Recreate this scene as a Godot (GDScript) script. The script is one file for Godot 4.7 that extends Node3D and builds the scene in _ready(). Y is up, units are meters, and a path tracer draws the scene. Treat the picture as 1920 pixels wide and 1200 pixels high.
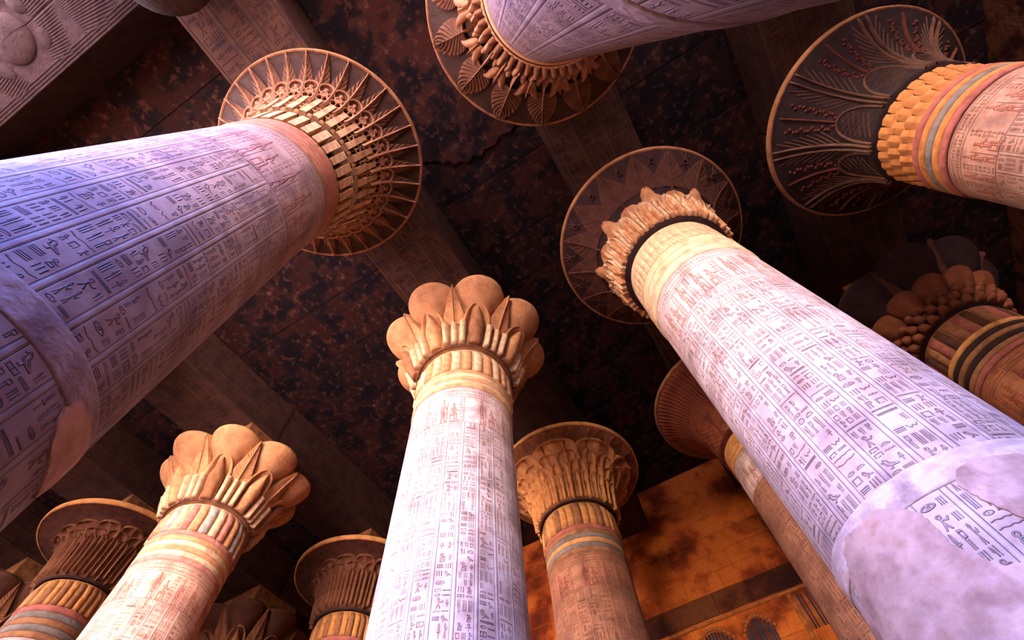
extends Node3D
# Ancient temple hall seen from its floor, looking up between the columns.
# Heights of column details are counted from the camera's eye (1.6 m above the floor): EYE is added when parts are placed.
const EYE := 1.6
const SOFFIT := 12.5      # underside of the architraves
const CEIL := 14.0        # underside of the ceiling slabs
const AX := [-5.28, -0.482, 4.575, 9.68]                       # column rows from the facade inwards
const AZ := [6.132, 1.404, -3.456, -10.907, -15.646, -20.385]  # rows of columns either side of the nave
const WALL_X := 14.15

var rng := RandomNumberGenerator.new()
var M := {}
var used := {}
var cache := {}

func _ready():
	rng.seed = 4711
	# ---- camera
	var cam := Camera3D.new(); cam.name = "camera"
	cam.transform = Transform3D(Basis(Vector3(0.523348, -0.053265, 0.850452), Vector3(-0.749367, 0.446354, 0.489098), Vector3(-0.405655, -0.89327, 0.193684)).orthonormalized(), Vector3(0, EYE, 0))
	cam.fov = 67.78; cam.near = 0.05; cam.far = 400.0
	add_child(cam); cam.current = true
	# ---- sky
	var sm := ProceduralSkyMaterial.new()
	sm.sky_top_color = Color(0.25, 0.45, 0.98); sm.sky_horizon_color = Color(1.0, 0.935, 0.82)
	sm.ground_bottom_color = Color(0.30, 0.24, 0.18); sm.ground_horizon_color = Color(0.50, 0.45, 0.40)
	sm.sky_energy_multiplier = 7.6; sm.sky_curve = 0.16; sm.ground_energy_multiplier = 1.0; sm.sun_angle_max = 1.0
	var sky := Sky.new(); sky.sky_material = sm
	var env := Environment.new()
	env.background_mode = Environment.BG_SKY; env.sky = sky
	env.ambient_light_source = Environment.AMBIENT_SOURCE_SKY
	env.tonemap_mode = Environment.TONE_MAPPER_LINEAR; env.tonemap_exposure = 1.12
	env.sdfgi_enabled = true; env.ssao_enabled = true; env.ssil_enabled = true
	var we := WorldEnvironment.new(); we.name = "world_environment"; we.environment = env; add_child(we)
	# ---- sun on the court outside the facade
	var sun := DirectionalLight3D.new(); sun.name = "sun"
	sun.light_color = Color(1.0, 0.85, 0.58); sun.light_energy = 22.0; sun.light_angular_distance = 0.5; sun.shadow_enabled = true
	add_child(sun)
	sun.look_at_from_position(Vector3.ZERO, -Vector3(-0.32, 0.85, 0.42), Vector3.UP)
	make_materials()
	build_shell()
	build_beams()
	build_columns()

# ------------------------------------------------------------------ helpers
func numbered(called: String) -> String:
	var k: int = used.get(called, 0)
	used[called] = k + 1
	return called if k == 0 else "%s_%03d" % [called, k]

func thing(called: String, label: String, category: String, at := Vector3.ZERO, group := "") -> Node3D:
	var o := Node3D.new(); o.name = numbered(called); add_child(o, true)
	o.position = at; o.set_meta("label", label); o.set_meta("category", category); o.set_meta("kind", "thing")
	if group != "": o.set_meta("group", group)
	return o

func part(called: String, mesh: Mesh, mat: Material, parent: Node, at := Vector3.ZERO, turn := 0.0) -> MeshInstance3D:
	var o := MeshInstance3D.new(); o.name = called; o.mesh = mesh; o.material_override = mat
	o.position = at; o.rotation.y = turn
	parent.add_child(o, true)
	return o

func struct(called: String, mesh: Mesh, mat: Material, at := Vector3.ZERO) -> MeshInstance3D:
	var o := part(called, mesh, mat, self, at)
	o.set_meta("kind", "structure")
	return o

# a sheet of nr rows by nc columns; rows go up, columns go round with rising angle
func sheet(P: PackedVector3Array, U: PackedVector2Array, nr: int, nc: int, crisp := false) -> ArrayMesh:
	var st := SurfaceTool.new(); st.begin(Mesh.PRIMITIVE_TRIANGLES)
	if crisp: st.set_smooth_group(-1)
	for i in P.size():
		st.set_uv(U[i]); st.add_vertex(P[i])
	for r in nr - 1:
		for c in nc - 1:
			var a := r * nc + c
			st.add_index(a); st.add_index(a + 1); st.add_index(a + nc + 1)
			st.add_index(a); st.add_index(a + nc + 1); st.add_index(a + nc)
	st.generate_normals()
	return st.commit()

# surface of revolution of a profile of (radius, height)
func lathe(prof: PackedVector2Array, seg := 96, vscale := 1.0 / 5.84) -> ArrayMesh:
	var P := PackedVector3Array(); var U := PackedVector2Array()
	var run := prof[0].y
	for i in prof.size():
		if i > 0: run += (prof[i] - prof[i - 1]).length()
		for j in seg + 1:
			var a := TAU * j / seg
			P.append(Vector3(prof[i].x * cos(a), prof[i].y, prof[i].x * sin(a)))
			U.append(Vector2(-float(j) / seg, -run * vscale))
	return sheet(P, U, prof.size(), seg + 1)

func bez(a: Vector2, b: Vector2, c: Vector2, d: Vector2, n := 28) -> PackedVector2Array:
	var o := PackedVector2Array()
	for i in n + 1: o.append(a.bezier_interpolate(b, c, d, float(i) / n))
	return o

func pf(prof: PackedVector2Array, u: float) -> Vector2:
	var x := clampf(u, 0.0, 1.0) * (prof.size() - 1)
	var i := mini(int(x), prof.size() - 2)
	return prof[i].lerp(prof[i + 1], x - i)

func nf(prof: PackedVector2Array, u: float) -> Vector2:
	var t := pf(prof, minf(u + 0.02, 1.0)) - pf(prof, maxf(u - 0.02, 0.0))
	return Vector2(t.y, -t.x).normalized()

# a raised piece lying on a profile of revolution between u0 and u1, centred on angle 0: half width hw(s) metres, height hf(s, t), edges sunk
func patch(prof: PackedVector2Array, u0: float, u1: float, hw: Callable, hf: Callable, ns := 10, nt := 8, sink := 0.04, crisp := false) -> ArrayMesh:
	var P := PackedVector3Array(); var U := PackedVector2Array()
	for i in range(-1, ns + 2):
		var s := clampf(float(i) / ns, 0.0, 1.0)
		var u := lerpf(u0, u1, s)
		var b := pf(prof, u); var n := nf(prof, u)
		var w: float = hw.call(s)
		for j in range(-1, nt + 2):
			var t := clampf(2.0 * j / nt - 1.0, -1.0, 1.0)
			var edge := i < 0 or j < 0 or i > ns or j > nt
			var h: float = -sink if edge else hf.call(s, t)
			var q := b + n * h
			var a := t * w / maxf(b.x, 0.05)
			P.append(Vector3(q.x * cos(a), q.y, q.x * sin(a)))
			U.append(Vector2(t * w, b.y))
	return sheet(P, U, ns + 3, nt + 3, crisp)

func w_arch(W: float, from := 0.6) -> Callable:
	return func(s: float) -> float: return W if s < from else maxf(W * sqrt(maxf(0.0, 1.0 - pow((s - from) / (1.0 - from), 2.0))), 0.012)
func w_leaf(W: float, base := 0.35, peak := 0.5) -> Callable:
	return func(s: float) -> float: return maxf(W * (lerpf(base, 1.0, smoothstep(0.0, peak, s)) if s < peak else pow(1.0 - (s - peak) / (1.0 - peak), 0.75)), 0.008)
func w_flat(W0: float, W1: float) -> Callable:
	return func(s: float) -> float: return lerpf(W0, W1, s)
func h_round(H: float, tip := 0.9) -> Callable:
	return func(s: float, t: float) -> float: return H * sqrt(maxf(0.0, 1.0 - t * t)) * (1.0 if s < tip else sqrt(maxf(0.0, 1.0 - pow((s - tip) / (1.0 - tip), 2.0))))
func h_rim(H: float, rib := 0.0) -> Callable:
	return func(s: float, t: float) -> float:
		var e := maxf(smoothstep(0.62, 0.85, absf(t)), smoothstep(0.86, 0.95, s))
		return H * (0.10 + 0.90 * e) + rib * exp(-pow(t / 0.16, 2.0))
func h_feather(H: float, n: float, rib: float, slope := 0.22) -> Callable:
	# chevron barbs meeting at a midrib, standing out from a thin blade
	return func(s: float, t: float) -> float:
		var p := fposmod(n * (s - slope * absf(t)), 1.0)
		var saw := p / 0.7 if p < 0.7 else (1.0 - p) / 0.3
		return H * (0.35 + 0.65 * saw) * (1.0 - 0.35 * absf(t)) + rib * exp(-pow(t / 0.09, 2.0))
func h_bulge(H: float) -> Callable:
	return func(s: float, t: float) -> float: return H * sqrt(maxf(0.0, 1.0 - t * t)) * pow(maxf(sin(PI * (0.12 + 0.80 * s)), 0.0), 0.7)

# a leaf whose barbs leave the midrib as crisp slanting ridges: n barbs, depth H, slope of the barbs towards the tip
func feathered(prof: PackedVector2Array, u0: float, u1: float, hw: Callable, H: float, n: int, slope := 0.22, base := 0.03, nt := 3) -> ArrayMesh:
	var P := PackedVector3Array(); var U := PackedVector2Array()
	var rows := []
	for k in n:
		for q in [[0.0, 0.0], [0.55, 1.0], [0.80, 1.0], [1.0, 0.0]]: rows.append([(k + q[0]) / n, q[1]])
	for r in rows:
		for j in range(-nt - 1, nt + 2):
			var edge := absi(j) > nt
			var t := clampf(float(j) / nt, -1.0, 1.0)
			var s := clampf(lerpf(-slope, 1.0, r[0]) + slope * absf(t), 0.0, 1.0)
			var u := lerpf(u0, u1, s); var b := pf(prof, u); var nn := nf(prof, u)
			var h: float = -0.05 if edge else base + H * r[1] * (1.0 - 0.3 * absf(t))
			var q2 := b + nn * h
			var a: float = t * hw.call(s) / b.x
			P.append(Vector3(q2.x * cos(a), q2.y, q2.x * sin(a))); U.append(Vector2(t, s))
	return sheet(P, U, rows.size(), 2 * nt + 3, true)

func around(parent: Node, called: String, mesh: Mesh, mats, n: int, off := 0.0, jitter := 0.0) -> void:
	for k in n:
		var mat: Material = mats[k % mats.size()] if mats is Array else mats
		part(called, mesh, mat, parent, Vector3.ZERO, -(TAU * (k + off) / n) + rng.randf_range(-jitter, jitter))

func block(size: Vector3, ch := 0.015, uvs := Vector2(1, 1)) -> ArrayMesh:
	# box with chamfered edges, centred; planar uv per face in metres
	var st := SurfaceTool.new(); st.begin(Mesh.PRIMITIVE_TRIANGLES)
	st.set_smooth_group(-1)
	var h := size * 0.5
	var tri := func(a: Vector3, b: Vector3, c: Vector3, n: Vector3):
		var q := [a, b, c] if (b - a).cross(c - a).dot(n) < 0.0 else [a, c, b]
		for v in q:
			var m := n.abs()
			var uv := Vector2(v.x, v.z) if m.y > 0.8 else (Vector2(v.z, v.y) if m.x > 0.8 else Vector2(v.x, v.y))
			st.set_uv(uv * uvs); st.add_vertex(v)
	var quad := func(a: Vector3, b: Vector3, c: Vector3, d: Vector3, n: Vector3):
		tri.call(a, b, c, n); tri.call(a, c, d, n)
	for ax in 3:
		var b1 := (ax + 1) % 3; var b2 := (ax + 2) % 3
		for s in [-1.0, 1.0]:
			var n := Vector3.ZERO; n[ax] = s
			var c := []
			for k in [[-1, -1], [1, -1], [1, 1], [-1, 1]]:
				var v := Vector3.ZERO; v[ax] = s * h[ax]; v[b1] = k[0] * (h[b1] - ch); v[b2] = k[1] * (h[b2] - ch); c.append(v)
			quad.call(c[0], c[1], c[2], c[3], n)
			for s2 in [-1.0, 1.0]:   # chamfer between face ax and face b1, running along b2
				var n2 := n; n2[b1] = s2
				var e := []
				for k in [-1.0, 1.0]:
					var v := Vector3.ZERO; v[ax] = s * h[ax]; v[b1] = s2 * (h[b1] - ch); v[b2] = k * (h[b2] - ch); e.append(v)
					var v2 := Vector3.ZERO; v2[ax] = s * (h[ax] - ch); v2[b1] = s2 * h[b1]; v2[b2] = k * (h[b2] - ch); e.append(v2)
				quad.call(e[0], e[1], e[3], e[2], n2.normalized())
	for sx in [-1.0, 1.0]:
		for sy in [-1.0, 1.0]:
			for sz in [-1.0, 1.0]:
				var n := Vector3(sx, sy, sz)
				tri.call(Vector3(sx * h.x, sy * (h.y - ch), sz * (h.z - ch)), Vector3(sx * (h.x - ch), sy * h.y, sz * (h.z - ch)), Vector3(sx * (h.x - ch), sy * (h.y - ch), sz * h.z), n.normalized())
	st.generate_normals()
	return st.commit()

func ring(R: float, r: float, y: float, seg := 72, flat := 1.0) -> ArrayMesh:
	# a moulding: half-round band of radius r round a drum of radius R
	var prof := PackedVector2Array()
	for i in 9:
		var a := -PI / 2 + PI * i / 8
		prof.append(Vector2(R - 0.01 + r * flat * cos(a), y + r * sin(a)))
	prof.insert(0, Vector2(R - 0.05, y - r)); prof.append(Vector2(R - 0.05, y + r))
	return lathe(prof, seg)

# ------------------------------------------------------------------ textures and materials
func stroke(im: Image, pts: Array, w: float) -> void:
	var n := im.get_width()
	for i in pts.size() - 1:
		var a: Vector2 = pts[i] * n; var b: Vector2 = pts[i + 1] * n
		for y in range(maxi(0, int(minf(a.y, b.y) - w - 1)), mini(n, int(maxf(a.y, b.y) + w + 2))):
			for x in range(maxi(0, int(minf(a.x, b.x) - w - 1)), mini(n, int(maxf(a.x, b.x) + w + 2))):
				var q := Geometry2D.get_closest_point_to_segment(Vector2(x, y), a, b)
				var d := q.distance_to(Vector2(x, y))
				var v := smoothstep(w * 0.5, w + 0.8, d)
				var old := im.get_pixel(x, y).r
				if v < old: im.set_pixel(x, y, Color(v, v, v))

func arc(c: Vector2, rx: float, ry: float, a0: float, a1: float, n := 10) -> Array:
	var o := []
	for i in n + 1:
		var a := lerpf(a0, a1, float(i) / n)
		o.append(c + Vector2(cos(a) * rx, sin(a) * ry))
	return o

func glyph(k: int, n: int, fat := 1.0) -> Image:
	var im := Image.create_empty(n, n, false, Image.FORMAT_RGB8); im.fill(Color.WHITE)
	var w := n * 0.045 * fat
	var S := func(p: Array): stroke(im, p, w)
	var V := func(x: float, y: float) -> Vector2: return Vector2(x, y)
	if fat > 1.5:   # a carved figure: 13 stands with a staff and tall crown, 4 sits on a block throne
		var F := func(p: Array, q: float): stroke(im, p, n * q)
		F.call(arc(Vector2(0.46, 0.20), 0.03, 0.025, 0, TAU, 8), 0.07)
		F.call([V.call(0.44, 0.15), V.call(0.40, 0.03)], 0.06); F.call([V.call(0.5, 0.14), V.call(0.5, 0.06)], 0.03)
		F.call([V.call(0.28, 0.31), V.call(0.64, 0.31)], 0.05); F.call([V.call(0.45, 0.31), V.call(0.45, 0.50)], 0.11)
		F.call([V.call(0.64, 0.31), V.call(0.74, 0.42), V.call(0.92, 0.40)], 0.035)
		if k == 13:
			F.call([V.call(0.28, 0.31), V.call(0.22, 0.54)], 0.035)
			F.call([V.call(0.42, 0.54), V.call(0.34, 0.68), V.call(0.62, 0.68), V.call(0.50, 0.54)], 0.07)
			F.call([V.call(0.36, 0.70), V.call(0.26, 0.97), V.call(0.40, 0.97)], 0.05); F.call([V.call(0.58, 0.70), V.call(0.66, 0.97), V.call(0.80, 0.97)], 0.05)
			F.call([V.call(0.92, 0.22), V.call(0.92, 0.97)], 0.02)
		else:
			F.call([V.call(0.42, 0.56), V.call(0.74, 0.60), V.call(0.76, 0.95), V.call(0.9, 0.95)], 0.06)
			F.call([V.call(0.16, 0.62), V.call(0.56, 0.66), V.call(0.56, 0.95), V.call(0.16, 0.95), V.call(0.16, 0.62)], 0.04)
		return im
	match k % 16:
		0: for x in [0.2, 0.5, 0.8]: S.call([V.call(x, 0.15), V.call(x, 0.85)])                       # three strokes
		1: S.call([V.call(0.05, 0.55), V.call(0.2, 0.4), V.call(0.35, 0.6), V.call(0.5, 0.4), V.call(0.65, 0.6), V.call(0.8, 0.4), V.call(0.95, 0.55)])   # water
		2: S.call(arc(Vector2(0.5, 0.5), 0.32, 0.32, 0, TAU, 16)); S.call([V.call(0.5, 0.48), V.call(0.5, 0.52)])   # sun
		3: # bird
			S.call([V.call(0.1, 0.35), V.call(0.25, 0.2), V.call(0.4, 0.3), V.call(0.45, 0.5), V.call(0.9, 0.8)]); S.call([V.call(0.2, 0.4), V.call(0.25, 0.62), V.call(0.5, 0.75), V.call(0.9, 0.8)]); S.call([V.call(0.45, 0.75), V.call(0.42, 0.95), V.call(0.3, 0.95)])
		4: # seated figure
			S.call(arc(Vector2(0.45, 0.2), 0.13, 0.13, 0, TAU, 10)); S.call([V.call(0.45, 0.35), V.call(0.35, 0.65), V.call(0.7, 0.65), V.call(0.72, 0.92), V.call(0.3, 0.92), V.call(0.35, 0.65)]); S.call([V.call(0.45, 0.42), V.call(0.8, 0.45)])
		5: S.call([V.call(0.05, 0.5), V.call(0.95, 0.5)]); S.call([V.call(0.05, 0.66), V.call(0.95, 0.66)])
		6: S.call([V.call(0.15, 0.85), V.call(0.15, 0.2), V.call(0.85, 0.2), V.call(0.85, 0.85)]); S.call([V.call(0.35, 0.85), V.call(0.6, 0.85)])   # house
		7: S.call(arc(Vector2(0.5, 0.28), 0.14, 0.2, 0, TAU, 12)); S.call([V.call(0.5, 0.48), V.call(0.5, 0.95)]); S.call([V.call(0.2, 0.55), V.call(0.8, 0.55)])    # loop cross
		8: S.call([V.call(0.3, 0.1), V.call(0.42, 0.3), V.call(0.42, 0.95)]); S.call([V.call(0.3, 0.1), V.call(0.25, 0.5), V.call(0.42, 0.6)]); S.call([V.call(0.7, 0.1), V.call(0.75, 0.95)])   # reed
		9: S.call(arc(Vector2(0.5, 0.55), 0.4, 0.2, PI, TAU, 10)); S.call(arc(Vector2(0.5, 0.5), 0.4, 0.16, 0, PI, 10)); S.call(arc(Vector2(0.5, 0.5), 0.08, 0.08, 0, TAU, 8))   # eye
		10: S.call(arc(Vector2(0.5, 0.7), 0.38, 0.4, PI, TAU, 12)); S.call([V.call(0.12, 0.7), V.call(0.88, 0.7)])   # loaf
		11: S.call([V.call(0.08, 0.4), V.call(0.3, 0.7), V.call(0.55, 0.45), V.call(0.75, 0.62), V.call(0.95, 0.35)]); S.call([V.call(0.06, 0.4), V.call(0.06, 0.3)])   # snake
		12: S.call([V.call(0.3, 0.08), V.call(0.3, 0.95)]); S.call([V.call(0.3, 0.1), V.call(0.75, 0.12), V.call(0.75, 0.4), V.call(0.3, 0.42)]); S.call([V.call(0.55, 0.55), V.call(0.55, 0.95)])
		13: # standing figure
			S.call(arc(Vector2(0.5, 0.14), 0.1, 0.1, 0, TAU, 10)); S.call([V.call(0.5, 0.24), V.call(0.5, 0.55), V.call(0.35, 0.95)]); S.call([V.call(0.5, 0.55), V.call(0.66, 0.95)]); S.call([V.call(0.5, 0.32), V.call(0.8, 0.45), V.call(0.9, 0.3)])
		14: for y in [0.3, 0.5, 0.7]: S.call([V.call(0.1, y), V.call(0.9, y)])
		15: S.call([V.call(0.1, 0.2), V.call(0.9, 0.2), V.call(0.9, 0.8), V.call(0.1, 0.8), V.call(0.1, 0.2)]); S.call([V.call(0.5, 0.2), V.call(0.5, 0.8)])
	return im

func glyph_sheets() -> Array:
	# 24 columns of small raised signs between raised bands: [height, tone]; tone is darker in the grooves and along sign edges
	var N := 2048; var cols := 24; var cw := N / float(cols)
	var hi := Image.create_empty(N, N, false, Image.FORMAT_RGB8); hi.fill(Color(0.42, 0.42, 0.42))
	var tone := Image.create_empty(N, N, false, Image.FORMAT_RGB8); tone.fill(Color(0.97, 0.97, 0.97))
	var big := {}
	var sizes := [[62, 16], [29, 28], [18, 26], [29, 15], [40, 40], [18, 52]]
	for k in 16:
		var g := glyph(k, 64)
		for sz in sizes:
			var a: Image = g.duplicate(); a.resize(sz[0], sz[1], Image.INTERPOLATE_BILINEAR)
			var b: Image = a.duplicate()
			for y in sz[1]:
				for x in sz[0]:
					var v := 1.0 - a.get_pixel(x, y).r
					a.set_pixel(x, y, Color(1, 1, 1) * lerpf(0.42, 0.95, v))
					var q := 1.0 - 0.50 * clampf(4.0 * v * (1.0 - v), 0.0, 1.0)
					b.set_pixel(x, y, Color(0.97, 0.97, 0.97) * Color(q, q * 0.96, q * 0.93))
			big["%d_%d_%d" % [k, sz[0], sz[1]]] = [a, b]
	var put := func(k: int, sz: int, x: int, y: int):
		if rng.randf() < 0.07: return
		var w: int = sizes[sz][0]; var h: int = sizes[sz][1]
		var e: Array = big["%d_%d_%d" % [k, w, h]]
		var clip := Rect2i(0, 0, w, mini(h, N - y))
		hi.blit_rect(e[0], clip, Vector2i(x, y)); tone.blit_rect(e[1], clip, Vector2i(x, y))
	for c in cols:
		var x0 := int(c * cw)
		for d in [[0, 2, 0.28], [2, 5, 0.85], [5, 13, 1.0], [13, 16, 0.85], [16, 18, 0.28]]:
			hi.fill_rect(Rect2i(x0 + d[0], 0, d[1] - d[0], N), Color(d[2], d[2], d[2]))
		tone.fill_rect(Rect2i(x0, 0, 2, N), Color(0.72, 0.68, 0.66)); tone.fill_rect(Rect2i(x0 + 16, 0, 2, N), Color(0.72, 0.68, 0.66)); tone.fill_rect(Rect2i(x0 + 3, 0, 12, N), Color.WHITE)
		var y := rng.randi_range(0, 20)
		var gx := x0 + 20
		while y < N - 8:
			match rng.randi_range(0, 6):
				0: put.call([3, 4, 9, 13][rng.randi_range(0, 3)], 4, gx, y); put.call([0, 8, 12, 7][rng.randi_range(0, 3)], 2, gx + 43, y + 8); y += 43
				1: put.call([1, 5, 14, 11][rng.randi_range(0, 3)], 0, gx, y); y += 19
				2: put.call(rng.randi_range(0, 15), 1, gx, y); put.call(rng.randi_range(0, 15), 1, gx + 32, y); y += 31
				3:
					for q in 3: put.call([0, 8, 12, 13, 6, 4][rng.randi_range(0, 5)], 2, gx + 21 * q, y)
					y += 29
				4: put.call([2, 10, 6, 15][rng.randi_range(0, 3)], 3, gx, y); put.call([1, 5, 10, 14][rng.randi_range(0, 3)], 3, gx + 32, y); y += 18
				5:
					for q in 3: put.call([8, 12, 13, 0, 7][rng.randi_range(0, 4)], 5, gx + 21 * q, y)
					y += 55
				6: put.call([0, 14][rng.randi_range(0, 1)], 1, gx, y); put.call([0, 3, 4, 11][rng.randi_range(0, 3)], 1, gx + 32, y); y += 31
	return [ImageTexture.create_from_image(hi), ImageTexture.create_from_image(tone)]

func frieze_sheets() -> Array:
	# a band of standing and seated figures with short texts above and between: [height, tone]; tone darkens in the cut lines and round figure outlines
	var W := 2048; var H := 384
	var hi := Image.create_empty(W, H, false, Image.FORMAT_RGB8); hi.fill(Color(0.42, 0.42, 0.42))
	var tone := Image.create_empty(W, H, false, Image.FORMAT_RGB8); tone.fill(Color.WHITE)
	var stamp := func(k: int, w: int, h: int, x: int, y: int, fat: float):
		var g := glyph(k, 72, fat); g.resize(w, h, Image.INTERPOLATE_BILINEAR)
		var t: Image = g.duplicate()
		for yy in h:
			for xx in w:
				var v := 1.0 - g.get_pixel(xx, yy).r
				g.set_pixel(xx, yy, Color(1, 1, 1) * lerpf(0.42, 0.95, v))
				var q := 1.0 - 0.45 * clampf(4.0 * v * (1.0 - v), 0.0, 1.0)
				t.set_pixel(xx, yy, Color(q, q * lerpf(0.95, 0.80, v), q * lerpf(0.92, 0.74, v)))
		hi.blit_rect(g, Rect2i(0, 0, w, h), Vector2i(x, y)); tone.blit_rect(t, Rect2i(0, 0, w, h), Vector2i(x, y))
	var x := 6
	var k := 0
	while x < W - 130:
		match k % 5:
			0: stamp.call(13, 110, 250, x, 124, 2.4)
			1: stamp.call(4, 120, 190, x, 184, 2.4)
			3: stamp.call(13, 104, 250, x, 124, 2.0)
			_:
				for c in 2:
					for r in 8: stamp.call(rng.randi_range(0, 15), 30, 28, x + 34 * c, 126 + 31 * r, 1.0)
				x -= 40
		x += 122
		k += 1
	for c in range(6, W - 34, 34):
		for r in 2: stamp.call(rng.randi_range(0, 15), 28, 32, c, 26 + 38 * r, 1.0)
	for y in [0, 14, 106, 374]:
		hi.fill_rect(Rect2i(0, y, W, 6), Color(0.15, 0.15, 0.15)); tone.fill_rect(Rect2i(0, y, W, 5), Color(0.72, 0.62, 0.57))
	return [ImageTexture.create_from_image(hi), ImageTexture.create_from_image(tone)]

func noise_tex(seed_: int, freq: float, ramp: Array, octaves := 5, kind := FastNoiseLite.TYPE_SIMPLEX_SMOOTH, size := 768) -> NoiseTexture2D:
	var n := FastNoiseLite.new(); n.seed = seed_; n.frequency = freq; n.noise_type = kind
	n.fractal_type = FastNoiseLite.FRACTAL_FBM; n.fractal_octaves = octaves; n.fractal_gain = 0.58
	var t := NoiseTexture2D.new(); t.width = size; t.height = size; t.seamless = true; t.noise = n
	if ramp.size():
		var g := Gradient.new(); g.offsets = PackedFloat32Array(); g.colors = PackedColorArray()
		var o := PackedFloat32Array(); var c := PackedColorArray()
		for e in ramp: o.append(e[0]); c.append(e[1])
		g.offsets = o; g.colors = c; t.color_ramp = g
	return t

func make_materials() -> void:
	var gs := glyph_sheets(); var fs := frieze_sheets()
	M.glyph_h = gs[0]; M.glyph_c = gs[1]; M.frieze_h = fs[0]; M.frieze_c = fs[1]
	M.mottle = noise_tex(3, 0.006, [[0.0, Color(0.62, 0.55, 0.52)], [0.42, Color(0.88, 0.84, 0.82)], [0.6, Color(1, 1, 1)], [1.0, Color(0.86, 0.74, 0.64)]], 6)
	M.grain = noise_tex(11, 0.02, [], 5)
	M.soot = noise_tex(21, 0.007, [[0.0, Color(0.25, 0.2, 0.2)], [0.4, Color(0.5, 0.42, 0.4)], [0.55, Color(0.95, 0.8, 0.7)], [0.75, Color(1.0, 0.70, 0.48)], [1.0, Color(0.5, 0.4, 0.4)]], 6)
	M.speck = noise_tex(31, 0.02, [[0.0, Color(0.04, 0.025, 0.025, 0.5)], [0.34, Color(0.1, 0.06, 0.05, 0.0)], [0.60, Color(0.40, 0.20, 0.10, 0)], [0.72, Color(0.34, 0.19, 0.11, 0.35)], [0.84, Color(0.42, 0.29, 0.21, 0.3)], [1.0, Color(0.60, 0.48, 0.39, 0.5)]], 6)
	M.wallstain = noise_tex(41, 0.005, [[0.0, Color(0.40, 0.26, 0.18)], [0.30, Color(0.60, 0.44, 0.34)], [0.56, Color(0.95, 0.85, 0.75)], [0.75, Color(1.0, 0.95, 0.85)], [1.0, Color(0.7, 0.5, 0.4)]], 6)

func stone(key: String, col: Color, tex := "mottle", bump := 1.2, scale := 0.55) -> StandardMaterial3D:
	if cache.has(key): return cache[key]
	var m := StandardMaterial3D.new(); m.resource_name = key
	m.albedo_color = col; m.roughness = 0.86; m.metallic_specular = 0.3
	m.uv1_triplanar = true; m.uv1_scale = Vector3.ONE * scale
	m.albedo_texture = M[tex]
	m.heightmap_enabled = bump > 0.0; m.heightmap_texture = M.grain; m.heightmap_scale = bump
	cache[key] = m
	return m

func carved(key: String, col: Color, hi: Texture2D, tone: Texture2D, uvs: Vector3, off: Vector3, bump: float) -> StandardMaterial3D:
	if cache.has(key): return cache[key]
	var m := StandardMaterial3D.new(); m.resource_name = key
	m.albedo_color = col; m.roughness = 0.82; m.metallic_specular = 0.35
	m.albedo_texture = tone; m.uv1_scale = uvs; m.uv1_offset = off
	m.heightmap_enabled = true; m.heightmap_texture = hi; m.heightmap_scale = bump
	m.detail_enabled = true; m.detail_blend_mode = BaseMaterial3D.BLEND_MODE_MUL; m.detail_albedo = M.mottle; m.detail_uv_layer = BaseMaterial3D.DETAIL_UV_2
	m.uv2_triplanar = true; m.uv2_scale = Vector3.ONE * 0.35
	cache[key] = m
	return m

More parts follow.
